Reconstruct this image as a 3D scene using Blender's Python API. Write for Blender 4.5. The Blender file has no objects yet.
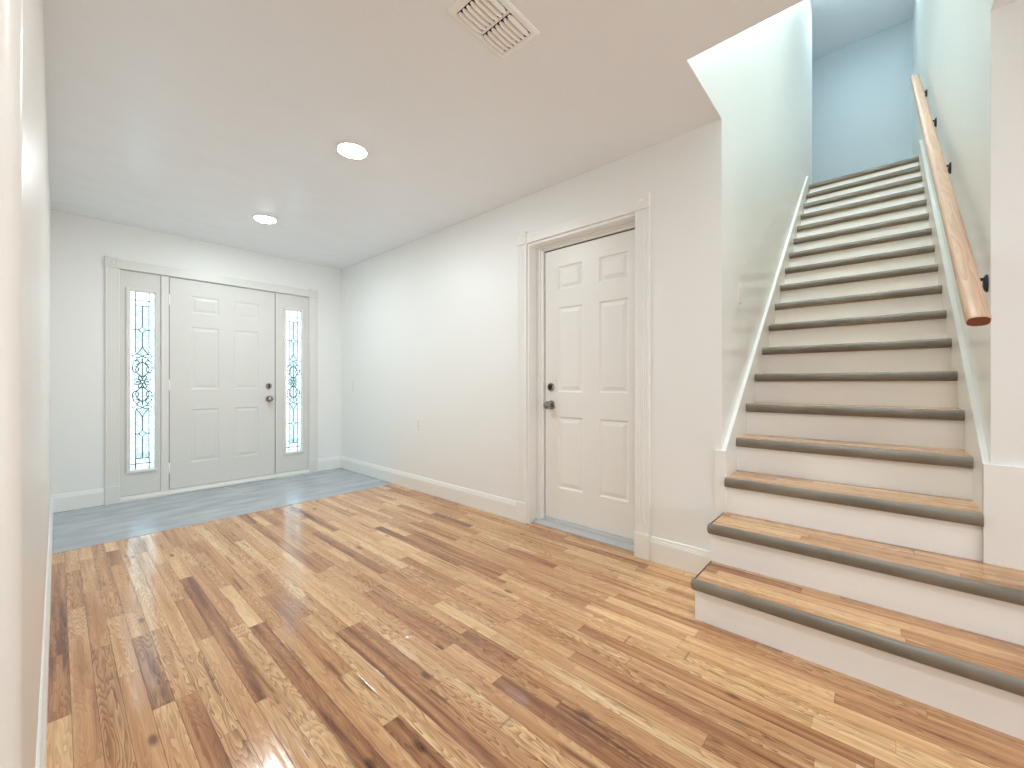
import bpy, bmesh, math, random
from mathutils import Vector, Matrix
random.seed(7)
SC = bpy.context.scene
COL = SC.collection

# ------------------------------------------------------------------ camera
H = 1.045
F_PX = 409.0
YAW = math.atan2(455.0, 409.0)
cam_d = bpy.data.cameras.new('camera')
cam = bpy.data.objects.new('camera', cam_d); COL.objects.link(cam)
cam_d.sensor_fit = 'HORIZONTAL'; cam_d.sensor_width = 36.0
cam_d.lens = F_PX / 1024.0 * 36.0
cam_d.shift_y = -1.0 / 1024.0
cam_d.clip_start = 0.01
cam.location = (0, 0, H)
cam.rotation_euler = (math.pi / 2, 0, -YAW)
SC.camera = cam

# ------------------------------------------------------------------ world, colour management
SC.view_settings.view_transform = 'Standard'
SC.view_settings.look = 'None'
SC.view_settings.gamma = 1.0
SC.view_settings.use_curve_mapping = False
SC.view_settings.exposure = 1.13
SC.cycles.max_bounces = 12
SC.cycles.diffuse_bounces = 8
SC.cycles.transparent_max_bounces = 12
SC.cycles.use_denoising = True
SC.cycles.sample_clamp_indirect = 6.0
SC.cycles.caustics_reflective = False
W = bpy.data.worlds.new('world'); SC.world = W; W.use_nodes = True
W.node_tree.nodes['Background'].inputs[0].default_value = (0.80, 0.92, 1.0, 1)
W.node_tree.nodes['Background'].inputs[1].default_value = 7.0

def area(name, loc, rot, sx, sy, power, color, spread=math.pi):
    d = bpy.data.lights.new(name, 'AREA'); d.shape = 'RECTANGLE'; d.size = sx; d.size_y = sy
    d.energy = power; d.color = color; d.spread = spread
    o = bpy.data.objects.new(name, d); COL.objects.link(o); o.location = loc; o.rotation_euler = rot
    return o
# unseen fill lights added behind the camera; the walls there have no windows
area('fill_light_back_room', (0.2, -3.85, 1.15), (math.radians(112), 0, 0), 3.4, 1.9, 40, (0.88, 0.95, 1.0))
area('fill_light_side_room', (-3.85, -1.4, 1.15), (math.radians(112), 0, math.radians(-90)), 3.0, 1.7, 9, (0.94, 0.97, 1.0))
# daylight in the upstairs hall
area('window_light_upstairs', (6.65, 3.0, 4.6), (math.radians(-90), 0, 0), 0.9, 1.3, 2.5, (0.45, 0.75, 1.0))

# ------------------------------------------------------------------ dimensions
CZ = 2.44                       # ceiling
XR = 2.345                      # right wall
XL = -0.034                     # left wall
YF = 4.95                       # front wall
YS0, YS1 = -0.31, 0.62          # stairwell side walls
RISE, RUN, X0 = 0.184, 0.228, 1.889
NST = 18
UF = RISE * NST                 # upstairs floor
UC = 5.68                       # upstairs ceiling
XE = 6.23                       # end of stairwell left wall
XB = 7.25                       # upstairs back wall
XO = 1.82                       # stair opening edge in ceiling

# ------------------------------------------------------------------ materials
def new_mat(name):
    m = bpy.data.materials.new(name); m.use_nodes = True
    nt = m.node_tree
    return m, nt, nt.nodes['Principled BSDF']
def N(nt, typ, **kw):
    n = nt.nodes.new(typ)
    for k, v in kw.items(): setattr(n, k, v)
    return n
def math_n(nt, op, a, b=None, c=None):
    n = nt.nodes.new('ShaderNodeMath'); n.operation = op
    for i, v in enumerate((a, b, c)):
        if v is None: continue
        if isinstance(v, (int, float)): n.inputs[i].default_value = v
        else: nt.links.new(v, n.inputs[i])
    return n.outputs[0]
def combine(nt, x, y, z):
    n = nt.nodes.new('ShaderNodeCombineXYZ')
    for i, v in enumerate((x, y, z)):
        if isinstance(v, (int, float)): n.inputs[i].default_value = v
        else: nt.links.new(v, n.inputs[i])
    return n.outputs[0]

def paint(name, col, rough=0.4, bump=0.15, scale=60.0, wav=0.0, wscale=2.0, spec=0.5, stretch=1.0):
    m, nt, p = new_mat(name)
    p.inputs['Base Color'].default_value = (*col, 1)
    p.inputs['Roughness'].default_value = rough
    p.inputs['Specular IOR Level'].default_value = spec
    if bump > 0 or wav > 0:
        tc = N(nt, 'ShaderNodeTexCoord')
        n1 = N(nt, 'ShaderNodeTexNoise'); n1.inputs['Scale'].default_value = scale; n1.inputs['Detail'].default_value = 3
        nt.links.new(tc.outputs['Object'], n1.inputs['Vector'])
        b = N(nt, 'ShaderNodeBump'); b.inputs['Strength'].default_value = bump; b.inputs['Distance'].default_value = 0.004
        nt.links.new(n1.outputs['Fac'], b.inputs['Height'])
        last = b
        if wav > 0:
            mp = N(nt, 'ShaderNodeMapping'); mp.inputs['Scale'].default_value = (1, 1, stretch)
            nt.links.new(tc.outputs['Object'], mp.inputs['Vector'])
            n2 = N(nt, 'ShaderNodeTexNoise'); n2.inputs['Scale'].default_value = wscale; n2.inputs['Detail'].default_value = 2
            n2.inputs['Roughness'].default_value = 0.55
            nt.links.new(mp.outputs['Vector'], n2.inputs['Vector'])
            b2 = N(nt, 'ShaderNodeBump'); b2.inputs['Strength'].default_value = wav; b2.inputs['Distance'].default_value = 0.06
            nt.links.new(n2.outputs['Fac'], b2.inputs['Height'])
            nt.links.new(b.outputs['Normal'], b2.inputs['Normal'])
            last = b2
        nt.links.new(last.outputs['Normal'], p.inputs['Normal'])
    return m

M_WALL = paint('wall_paint', (0.83, 0.85, 0.84), 0.42, 0.10, 90, 0.05, 1.6)
M_STAIRWALL = paint('stairwell_paint', (0.83, 0.845, 0.82), 0.28, 0.08, 40, 0.26, 1.6, stretch=0.6)
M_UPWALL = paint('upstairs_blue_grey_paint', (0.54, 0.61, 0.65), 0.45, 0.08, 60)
M_LEFTWALL = paint('left_wall_paint', (0.79, 0.77, 0.73), 0.33, 0.25, 45, 0.10, 2.5)
M_CEIL = paint('ceiling_paint', (0.85, 0.895, 0.945), 0.27, 0.08, 60, 0.22, 2.0)
M_TRIM = paint('trim_paint', (0.84, 0.85, 0.83), 0.33, 0, 50)
M_DOOR = paint('door_paint', (0.82, 0.825, 0.80), 0.38, 0.02, 60)
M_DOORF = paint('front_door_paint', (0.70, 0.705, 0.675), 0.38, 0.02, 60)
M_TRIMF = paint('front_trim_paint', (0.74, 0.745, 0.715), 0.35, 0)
M_RISER = paint('riser_paint', (0.88, 0.89, 0.88), 0.42, 0.06, 50)
M_PLATE = paint('white_plastic', (0.83, 0.83, 0.81), 0.3, 0)
M_DARK = paint('dark_gap', (0.02, 0.02, 0.018), 0.7, 0)
M_BLACK = paint('black_metal', (0.012, 0.014, 0.022), 0.35, 0)
M_ALU = paint('aluminium_threshold', (0.50, 0.51, 0.52), 0.35, 0.05, 80)
M_VENT = paint('vent_enamel', (0.90, 0.93, 0.93), 0.35, 0)
M_GROUND = paint('porch_concrete', (0.5, 0.5, 0.48), 0.8, 0.2, 10)

def metal(name, col, rough):
    m, nt, p = new_mat(name)
    p.inputs['Base Color'].default_value = (*col, 1); p.inputs['Metallic'].default_value = 1
    p.inputs['Roughness'].default_value = rough
    return m
M_NICKEL = metal('satin_nickel', (0.33, 0.30, 0.28), 0.24)
M_KEY = metal('dark_keyway', (0.06, 0.05, 0.05), 0.4)
M_LEAD = paint('lead_came', (0.05, 0.07, 0.08), 0.6, 0)

def emissive(name, col, s):
    m, nt, p = new_mat(name)
    p.inputs['Base Color'].default_value = (0.9, 0.9, 0.9, 1)
    p.inputs['Emission Color'].default_value = (*col, 1); p.inputs['Emission Strength'].default_value = s
    return m
M_LAMP = emissive('lamp_diffuser', (0.89, 0.965, 1.0), 120)
M_LAMP2 = emissive('upper_lamp_diffuser', (0.72, 0.92, 1.0), 85)
M_STAIRFILL = emissive('stair_fill_diffuser', (0.88, 0.97, 1.0), 450)  # strong glow for the fill lamp added over the stairs

def glass_mat(name, tint, trl):
    m = bpy.data.materials.new(name); m.use_nodes = True
    nt = m.node_tree; nt.nodes.clear()
    out = N(nt, 'ShaderNodeOutputMaterial')
    tr = N(nt, 'ShaderNodeBsdfTransparent'); tl = N(nt, 'ShaderNodeBsdfTranslucent'); gl = N(nt, 'ShaderNodeBsdfGlossy')
    tc = N(nt, 'ShaderNodeTexCoord')
    mp = N(nt, 'ShaderNodeMapping'); mp.inputs['Scale'].default_value = (1, 1, 1.6)
    nt.links.new(tc.outputs['Object'], mp.inputs[0])
    no = N(nt, 'ShaderNodeTexNoise'); no.inputs['Scale'].default_value = 38; no.inputs['Detail'].default_value = 3
    nt.links.new(mp.outputs[0], no.inputs['Vector'])
    rp = N(nt, 'ShaderNodeValToRGB')
    rp.color_ramp.elements[0].position = 0.35; rp.color_ramp.elements[1].position = 0.65
    rp.color_ramp.elements[0].color = (tint[0]*0.72, tint[1]*0.86, tint[2]*0.9, 1); rp.color_ramp.elements[1].color = (*tint, 1)
    nt.links.new(no.outputs['Fac'], rp.inputs[0])
    for s in (tr, tl): nt.links.new(rp.outputs[0], s.inputs['Color'])
    gl.inputs['Roughness'].default_value = 0.15
    bp = N(nt, 'ShaderNodeBump'); bp.inputs['Strength'].default_value = 0.4; bp.inputs['Distance'].default_value = 0.004
    nt.links.new(no.outputs['Fac'], bp.inputs['Height']); nt.links.new(bp.outputs[0], gl.inputs['Normal'])
    a = N(nt, 'ShaderNodeMixShader'); a.inputs[0].default_value = trl
    nt.links.new(tr.outputs[0], a.inputs[1]); nt.links.new(tl.outputs[0], a.inputs[2])
    b = N(nt, 'ShaderNodeMixShader'); b.inputs[0].default_value = 0.06
    nt.links.new(a.outputs[0], b.inputs[1]); nt.links.new(gl.outputs[0], b.inputs[2])
    nt.links.new(b.outputs[0], out.inputs[0])
    return m
M_GLASS = glass_mat('bevelled_clear_glass', (0.52, 0.54, 0.55), 0.2)
M_GLASS_T = glass_mat('textured_glass', (0.365, 0.39, 0.38), 0.30)

def plank_mat(name):
    m, nt, p = new_mat(name)
    tc = N(nt, 'ShaderNodeTexCoord'); sx = N(nt, 'ShaderNodeSeparateXYZ')
    nt.links.new(tc.outputs['Object'], sx.inputs[0])
    x, y = sx.outputs[0], sx.outputs[1]
    w = 0.0575
    u = math_n(nt, 'DIVIDE', math_n(nt, 'ADD', x, 0.027), w)
    row = math_n(nt, 'FLOOR', u); fx = math_n(nt, 'FRACT', u)
    wn = N(nt, 'ShaderNodeTexWhiteNoise', noise_dimensions='1D'); nt.links.new(row, wn.inputs['W'])
    sw = N(nt, 'ShaderNodeSeparateColor'); nt.links.new(wn.outputs['Color'], sw.inputs[0])
    L = math_n(nt, 'MULTIPLY_ADD', sw.outputs[0], 0.5, 0.45)
    t = math_n(nt, 'ADD', math_n(nt, 'DIVIDE', y, L), math_n(nt, 'MULTIPLY', sw.outputs[1], 17.0))
    # uneven board lengths: warp t
    t = math_n(nt, 'ADD', t, math_n(nt, 'MULTIPLY', math_n(nt, 'SINE', math_n(nt, 'MULTIPLY', t, 2.4)), 0.33))
    cid = math_n(nt, 'FLOOR', t); fy = math_n(nt, 'FRACT', t)
    w2 = N(nt, 'ShaderNodeTexWhiteNoise', noise_dimensions='2D')
    nt.links.new(combine(nt, row, cid, 0.0), w2.inputs['Vector'])
    s2 = N(nt, 'ShaderNodeSeparateColor'); nt.links.new(w2.outputs['Color'], s2.inputs[0])
    r1, r2, r3 = s2.outputs
    # board tone
    ramp = N(nt, 'ShaderNodeValToRGB'); cr = ramp.color_ramp
    stops = [(0.0, (0.20, 0.075, 0.03)), (0.14, (0.36, 0.155, 0.065)), (0.34, (0.53, 0.265, 0.115)), (0.58, (0.67, 0.385, 0.185)), (0.8, (0.78, 0.50, 0.26)), (1.0, (0.88, 0.64, 0.37))]
    cr.elements[0].position, cr.elements[0].color = stops[0][0], (*stops[0][1], 1)
    cr.elements[1].position, cr.elements[1].color = stops[-1][0], (*stops[-1][1], 1)
    for ps, c in stops[1:-1]:
        e = cr.elements.new(ps); e.color = (*c, 1)
    # heartwood variation inside one board
    z3 = math_n(nt, 'MULTIPLY', r2, 37.0)
    v1 = combine(nt, math_n(nt, 'MULTIPLY', x, 42.0), math_n(nt, 'MULTIPLY', y, 1.7), z3)
    n1 = N(nt, 'ShaderNodeTexNoise'); n1.inputs['Scale'].default_value = 1; n1.inputs['Detail'].default_value = 2
    nt.links.new(v1, n1.inputs['Vector'])
    tone = math_n(nt, 'ADD', math_n(nt, 'MULTIPLY_ADD', math_n(nt, 'POWER', r1, 0.6), 0.72, 0.10), math_n(nt, 'MULTIPLY', math_n(nt, 'SUBTRACT', n1.outputs['Fac'], 0.5), 1.0))
    nt.links.new(tone, ramp.inputs[0])
    # cathedral grain: contour lines of a stretched noise
    v2 = combine(nt, math_n(nt, 'MULTIPLY', x, 17.0), math_n(nt, 'MULTIPLY', y, 1.5), math_n(nt, 'MULTIPLY', r3, 53.0))
    n2 = N(nt, 'ShaderNodeTexNoise'); n2.inputs['Scale'].default_value = 1; n2.inputs['Detail'].default_value = 3
    n2.inputs['Roughness'].default_value = 0.45
    nt.links.new(v2, n2.inputs['Vector'])
    ring = math_n(nt, 'FRACT', math_n(nt, 'MULTIPLY', n2.outputs['Fac'], 24.0))
    ring = math_n(nt, 'POWER', ring, 1.6)
    v3 = combine(nt, math_n(nt, 'MULTIPLY', x, 420.0), math_n(nt, 'MULTIPLY', y, 14.0), z3)
    n3 = N(nt, 'ShaderNodeTexNoise'); n3.inputs['Scale'].default_value = 1; n3.inputs['Detail'].default_value = 2
    nt.links.new(v3, n3.inputs['Vector'])
    gstr = math_n(nt, 'MULTIPLY_ADD', r3, 0.45, 0.22)
    g = math_n(nt, 'SUBTRACT', 1.0, math_n(nt, 'MULTIPLY', ring, gstr))
    fib = math_n(nt, 'MULTIPLY_ADD', n3.outputs['Fac'], 0.36, 0.82)
    # knots and dark mineral streaks
    v4 = combine(nt, math_n(nt, 'MULTIPLY', x, 6.5), math_n(nt, 'MULTIPLY', y, 2.6), math_n(nt, 'MULTIPLY', r1, 11.0))
    vo = N(nt, 'ShaderNodeTexVoronoi'); vo.inputs['Scale'].default_value = 1.0
    nt.links.new(v4, vo.inputs['Vector'])
    mr = N(nt, 'ShaderNodeMapRange', interpolation_type='SMOOTHSTEP'); nt.links.new(vo.outputs['Distance'], mr.inputs[0])
    mr.inputs[1].default_value = 0.03; mr.inputs[2].default_value = 0.11; mr.inputs[3].default_value = 0.28; mr.inputs[4].default_value = 1.0
    v5 = combine(nt, math_n(nt, 'MULTIPLY', x, 45.0), math_n(nt, 'MULTIPLY', y, 2.4), math_n(nt, 'MULTIPLY', r2, 91.0))
    n5 = N(nt, 'ShaderNodeTexNoise'); n5.inputs['Scale'].default_value = 1; n5.inputs['Detail'].default_value = 1
    nt.links.new(v5, n5.inputs['Vector'])
    ms = N(nt, 'ShaderNodeMapRange', interpolation_type='SMOOTHSTEP'); nt.links.new(n5.outputs['Fac'], ms.inputs[0])
    ms.inputs[1].default_value = 0.64; ms.inputs[2].default_value = 0.78; ms.inputs[3].default_value = 1.0; ms.inputs[4].default_value = 0.42
    # joints
    ex = math_n(nt, 'MINIMUM', fx, math_n(nt, 'SUBTRACT', 1.0, fx))
    gx = N(nt, 'ShaderNodeMapRange'); nt.links.new(ex, gx.inputs[0]); gx.inputs[1].default_value = 0.006; gx.inputs[2].default_value = 0.022; gx.inputs[3].default_value = 0.34; gx.inputs[4].default_value = 1
    ey = math_n(nt, 'MULTIPLY', math_n(nt, 'MINIMUM', fy, math_n(nt, 'SUBTRACT', 1.0, fy)), L)
    gy = N(nt, 'ShaderNodeMapRange'); nt.links.new(ey, gy.inputs[0]); gy.inputs[1].default_value = 0.0004; gy.inputs[2].default_value = 0.0014; gy.inputs[3].default_value = 0.55; gy.inputs[4].default_value = 1
    gap = math_n(nt, 'MINIMUM', gx.outputs[0], gy.outputs[0])
    f = math_n(nt, 'MULTIPLY', math_n(nt, 'MULTIPLY', g, fib), math_n(nt, 'MULTIPLY', mr.outputs[0], ms.outputs[0]))
    f = math_n(nt, 'MULTIPLY', f, gap)
    hs = N(nt, 'ShaderNodeMix', data_type='RGBA', blend_type='MULTIPLY'); hs.inputs[0].default_value = 1
    nt.links.new(ramp.outputs[0], hs.inputs[6])
    # darkening keeps a reddish tint
    fr = math_n(nt, 'POWER', f, 0.85); fg = f; fb = math_n(nt, 'POWER', f, 1.15)
    cc = N(nt, 'ShaderNodeCombineColor'); nt.links.new(fr, cc.inputs[0]); nt.links.new(fg, cc.inputs[1]); nt.links.new(fb, cc.inputs[2])
    nt.links.new(cc.outputs[0], hs.inputs[7])
    nt.links.new(hs.outputs[2], p.inputs['Base Color'])
    p.inputs['Roughness'].default_value = 0.14
    p.inputs['Specular IOR Level'].default_value = 0.8
    b = N(nt, 'ShaderNodeBump'); b.inputs['Strength'].default_value = 0.35; b.inputs['Distance'].default_value = 0.0012
    hh = math_n(nt, 'ADD', math_n(nt, 'MULTIPLY', gap, 0.8), math_n(nt, 'ADD', math_n(nt, 'MULTIPLY', r2, 0.3), math_n(nt, 'MULTIPLY', ring, -0.3)))
    nt.links.new(hh, b.inputs['Height']); nt.links.new(b.outputs[0], p.inputs['Normal'])
    return m
M_FLOOR = plank_mat('oak_strip_floor')

def pine_mat():
    m, nt, p = new_mat('pine_rail')
    tc = N(nt, 'ShaderNodeTexCoord'); sx = N(nt, 'ShaderNodeSeparateXYZ'); nt.links.new(tc.outputs['Object'], sx.inputs[0])
    x, y, z = sx.outputs
    # distance along the rail and across it
    al = math_n(nt, 'ADD', math_n(nt, 'MULTIPLY', x, 0.78), math_n(nt, 'MULTIPLY', z, 0.625))
    ac = math_n(nt, 'SUBTRACT', math_n(nt, 'MULTIPLY', z, 0.78), math_n(nt, 'MULTIPLY', x, 0.625))
    v = combine(nt, math_n(nt, 'MULTIPLY', al, 1.3), math_n(nt, 'MULTIPLY', y, 22.0), math_n(nt, 'MULTIPLY', ac, 22.0))
    n = N(nt, 'ShaderNodeTexNoise'); n.inputs['Scale'].default_value = 1; n.inputs['Detail'].default_value = 2; nt.links.new(v, n.inputs['Vector'])
    ring = math_n(nt, 'FRACT', math_n(nt, 'MULTIPLY', n.outputs['Fac'], 9.0))
    v2 = combine(nt, math_n(nt, 'MULTIPLY', al, 2.2), math_n(nt, 'MULTIPLY', y, 14.0), math_n(nt, 'MULTIPLY', ac, 14.0))
    vo = N(nt, 'ShaderNodeTexVoronoi'); vo.inputs['Scale'].default_value = 1; nt.links.new(v2, vo.inputs['Vector'])
    mr = N(nt, 'ShaderNodeMapRange', interpolation_type='SMOOTHSTEP'); nt.links.new(vo.outputs['Distance'], mr.inputs[0])
    mr.inputs[1].default_value = 0.05; mr.inputs[2].default_value = 0.2; mr.inputs[3].default_value = 1.0; mr.inputs[4].default_value = 0.0
    ramp = N(nt, 'ShaderNodeValToRGB'); cr = ramp.color_ramp
    cr.elements[0].color = (0.56, 0.37, 0.245, 1); cr.elements[1].color = (0.36, 0.205, 0.12, 1)
    fac = math_n(nt, 'ADD', math_n(nt, 'MULTIPLY', ring, 0.6), math_n(nt, 'MULTIPLY', mr.outputs[0], 0.7))
    nt.links.new(fac, ramp.inputs[0]); nt.links.new(ramp.outputs[0], p.inputs['Base Color'])
    p.inputs['Roughness'].default_value = 0.4
    return m
M_PINE = pine_mat()
M_ENDGRAIN = paint('pine_end_grain', (0.20, 0.06, 0.03), 0.6, 0)

def noise_mat(name, c1, c2, scale, rough, bump=0.1, stretch=(1, 1, 1), detail=5):
    m, nt, p = new_mat(name)
    tc = N(nt, 'ShaderNodeTexCoord'); mp = N(nt, 'ShaderNodeMapping'); mp.inputs['Scale'].default_value = stretch
    nt.links.new(tc.outputs['Object'], mp.inputs[0])
    n = N(nt, 'ShaderNodeTexNoise'); n.inputs['Scale'].default_value = scale; n.inputs['Detail'].default_value = detail
    nt.links.new(mp.outputs[0], n.inputs['Vector'])
    r = N(nt, 'ShaderNodeValToRGB'); r.color_ramp.elements[0].position = 0.3; r.color_ramp.elements[1].position = 0.7
    r.color_ramp.elements[0].color = (*c1, 1); r.color_ramp.elements[1].color = (*c2, 1)
    nt.links.new(n.outputs['Fac'], r.inputs[0]); nt.links.new(r.outputs[0], p.inputs['Base Color'])
    p.inputs['Roughness'].default_value = rough
    b = N(nt, 'ShaderNodeBump'); b.inputs['Strength'].default_value = bump; b.inputs['Distance'].default_value = 0.003
    nt.links.new(n.outputs['Fac'], b.inputs['Height']); nt.links.new(b.outputs[0], p.inputs['Normal'])
    return m
M_SLAB = noise_mat('sealed_concrete', (0.30, 0.34, 0.38), (0.48, 0.51, 0.54), 3.0, 0.24, 0.12, (1, 2.6, 1))
M_SLABJOINT = paint('concrete_joint', (0.55, 0.53, 0.50), 0.6, 0)
M_NOSE = noise_mat('taupe_nosing_stain', (0.15, 0.13, 0.10), (0.24, 0.21, 0.17), 9.0, 0.38, 0.08, (1, 0.5, 1))
M_NOSEEDGE = paint('dark_tread_end', (0.035, 0.022, 0.016), 0.6, 0)

# ------------------------------------------------------------------ mesh helpers (all in world coordinates)
def box(bm, x0, x1, y0, y1, z0, z1, bev=0.0):
    vs = [bm.verts.new(c) for c in ((x0,y0,z0),(x1,y0,z0),(x1,y1,z0),(x0,y1,z0),(x0,y0,z1),(x1,y0,z1),(x1,y1,z1),(x0,y1,z1))]
    fs = [bm.faces.new([vs[i] for i in q]) for q in ((0,3,2,1),(4,5,6,7),(0,1,5,4),(1,2,6,5),(2,3,7,6),(3,0,4,7))]
    if bev > 0:
        es = list({e for f in fs for e in f.edges})
        bmesh.ops.bevel(bm, geom=es, offset=bev, segments=2, profile=0.5, affect='EDGES')
def prism(bm, pts, fn, a, b):
    """pts: 2-D outline; fn(p, q, t) -> world; extruded from t=a to t=b"""
    lo = [bm.verts.new(fn(p, q, a)) for p, q in pts]; hi = [bm.verts.new(fn(p, q, b)) for p, q in pts]
    n = len(pts)
    bm.faces.new(lo); bm.faces.new(hi[::-1])
    for i in range(n): bm.faces.new([lo[i], hi[i], hi[(i+1) % n], lo[(i+1) % n]])
def lathe(bm, prof, fn, seg=32):
    """prof: (radius, height) list; fn(u, v, h) -> world"""
    rings = []
    for r, h in prof:
        if r < 1e-6: rings.append([bm.verts.new(fn(0, 0, h))])
        else: rings.append([bm.verts.new(fn(r*math.cos(2*math.pi*i/seg), r*math.sin(2*math.pi*i/seg), h)) for i in range(seg)])
    for a, b in zip(rings, rings[1:]):
        for i in range(seg):
            j = (i+1) % seg
            if len(a) == 1 and len(b) == 1: continue
            if len(a) == 1: bm.faces.new([a[0], b[i], b[j]])
            elif len(b) == 1: bm.faces.new([a[i], b[0], a[j]])
            else: bm.faces.new([a[i], b[i], b[j], a[j]])
def ribbon(bm, pts, fn, w, t):
    """closed-section strip following 2-D pts in a plane; fn(p, q, d) -> world"""
    P = [Vector(p) for p in pts]
    prev = None
    for i, p in enumerate(P):
        d = (P[min(i+1, len(P)-1)] - P[max(i-1, 0)])
        if d.length < 1e-9: d = Vector((1, 0))
        d.normalize(); n = Vector((-d.y, d.x)) * (w/2)
        ring = [bm.verts.new(fn(p.x+s*n.x, p.y+s*n.y, dd)) for s, dd in ((1, 0), (-1, 0), (-1, t), (1, t))]
        if prev:
            for k in range(4): bm.faces.new([prev[k], ring[k], ring[(k+1) % 4], prev[(k+1) % 4]])
        else: bm.faces.new(ring[::-1])
        prev = ring
    bm.faces.new(prev)
def tag(o, label=None, cat=None, group=None, kind=None):
    if label: o['label'] = label
    if cat: o['category'] = cat
    if group: o['group'] = group
    if kind: o['kind'] = kind
    return o
def wloc(p):
    v = Vector((0, 0, 0))
    while p is not None: v += Vector(p.location); p = p.parent
    return v
def obj(name, bm, mat, parent=None, smooth=False, origin=None):
    bmesh.ops.recalc_face_normals(bm, faces=bm.faces)
    base = wloc(parent)
    me = bpy.data.meshes.new(name)
    o = bpy.data.objects.new(name, me); COL.objects.link(o)
    if parent: o.parent = parent
    sh = base
    if origin is not None:
        o.location = Vector(origin) - base; sh = Vector(origin)
    bmesh.ops.translate(bm, verts=bm.verts, vec=-sh)
    if smooth:
        for f in bm.faces: f.smooth = True
        for e in bm.edges:
            if len(e.link_faces) == 2 and e.calc_face_angle(0) > math.radians(38): e.smooth = False
    bm.to_mesh(me); bm.free()
    for m in (mat if isinstance(mat, (list, tuple)) else [mat]): me.materials.append(m)
    return o
def empty(name, loc):
    o = bpy.data.objects.new(name, None); COL.objects.link(o); o.location = loc; o.empty_display_size = 0.1
    return o
def dup(root, loc):
    r = root.copy(); COL.objects.link(r); r.location = loc
    for ch in list(root.children):
        c = ch.copy(); COL.objects.link(c); c.parent = r
        for g in list(ch.children):
            d = g.copy(); COL.objects.link(d); d.parent = c
    return r
def boxes(name, mat, parent, *bs, bev=0.0, **kw):
    bm = bmesh.new()
    for b in bs: box(bm, *b, bev=bev)
    return obj(name, bm, mat, parent, **kw)
ST = 'structure'

# ------------------------------------------------------------------ room shell
tag(boxes('floor', M_FLOOR, None, (-4.0, 2.50, -4.0, 3.765, -0.06, 0.0)), 'varnished oak strip floor in mixed tan and red-brown boards', 'floor', kind=ST)
slab = boxes('floor_entry', M_SLAB, None, (-0.2, 2.50, 3.765, 5.25, -0.06, -0.003))
tag(slab, 'smooth blue-grey concrete floor in front of the entry door', 'floor', kind=ST)
bm = bmesh.new(); ribbon(bm, [(1.12, 4.90), (1.19, 4.62), (1.235, 4.50)], lambda p, q, d: (p, q, -0.003+d), 0.006, 0.0008)
obj('concrete_joint', bm, M_SLABJOINT, slab)
tag(boxes('trim_1', M_ALU, None, (XL, XR-0.015, 3.758, 3.768, -0.01, 0.003), bev=0.001), 'thin edge strip where oak boards meet concrete', 'floor trim', kind=ST)

# ceiling with stair opening
bm = bmesh.new()
box(bm, -4.0, XO, -4.0, YF+0.15, CZ, CZ+0.12)
box(bm, XO, XR+0.15, YS1+0.001, YF+0.15, CZ, CZ+0.12)
box(bm, XO, XR+0.15, -4.0, YS0-0.001, CZ, CZ+0.12)
tag(obj('ceiling', bm, M_CEIL), 'off-white semi-gloss ceiling with two round lamps', 'ceiling', kind=ST)
# front wall with opening for the door unit (x .366-1.965, z 0-2.045)
bm = bmesh.new()
DX0, DX1, DZ = 0.366, 1.965, 2.048
box(bm, -0.2, DX0, YF, YF+0.15, 0, CZ); box(bm, DX1, XR+0.15, YF, YF+0.15, 0, CZ); box(bm, DX0, DX1, YF, YF+0.15, DZ, CZ)
tag(obj('wall_front', bm, M_WALL), 'off-white wall around the front entry door', 'wall', kind=ST)
# right wall with side door opening
OY0, OY1, OZ = 1.098, 1.953, 2.080
bm = bmesh.new()
box(bm, XR, XR+0.15, YS1+0.001, OY0, 0, CZ); box(bm, XR, XR+0.15, OY1, YF, 0, CZ); box(bm, XR, XR+0.15, OY0, OY1, OZ, CZ)
tag(obj('wall_right', bm, M_WALL), 'long off-white wall holding the recessed side door', 'wall', kind=ST)
# left wall with rounded end
bm = bmesh.new()
LY = 0.93; rr = 0.018
pts = [(XL, YF), (XL, LY+rr)]
for k in range(1, 7):
    a = math.pi/2*k/6
    pts.append((XL-rr+rr*math.cos(a), LY+rr-rr*math.sin(a)))
pts += [(-4.0, LY), (-4.0, LY+0.12), (-0.16, LY+0.12), (-0.16, YF)]
prism(bm, pts, lambda p, q, t: (p, q, t), 0, CZ)
tag(obj('wall_left', bm, M_LEFTWALL, smooth=True), 'glossy off-white wall running past the left edge of the photo', 'wall', kind=ST)
# stairwell side walls and shaft
bm = bmesh.new()
prism(bm, [(XR+0.0005, 0), (XE, 0), (XE, UC), (XO, UC), (XO, CZ+0.0015), (XR+0.0005, CZ+0.0015)], lambda p, q, t: (p, t, q), YS1, YS1+0.12)
tag(obj('wall_stair_left', bm, M_STAIRWALL), 'glossy stairwell wall left of the steps with a light switch', 'wall', kind=ST)
bm = bmesh.new()
prism(bm, [(XR+0.0005, 0), (XB+0.12, 0), (XB+0.12, UC), (XO, UC), (XO, CZ+0.0015), (XR+0.0005, CZ+0.0015)], lambda p, q, t: (p, t, q), YS0-0.12, YS0)
tag(obj('wall_stair_right', bm, M_STAIRWALL), 'glossy stairwell wall behind the handrail', 'wall', kind=ST)
tag(boxes('wall_stair_near', M_WALL, None, (XR, XR+0.12, -4.0, YS0-0.001, 0, CZ)), 'beige shaded wall right of the stairs at the photo edge', 'wall', kind=ST)
tag(boxes('wall_shaft', M_STAIRWALL, None, (XO-0.12, XO, YS0-0.12, YS1+0.12, CZ+0.12, UC)), 'upper wall over the edge of the stair opening', 'wall', kind=ST)
tag(boxes('wall_upstairs_back', M_UPWALL, None, (XB, XB+0.12, YS0, 3.3, UF-0.2, UC)), 'blue-lit wall at the top of the stairs', 'wall', kind=ST)
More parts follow.
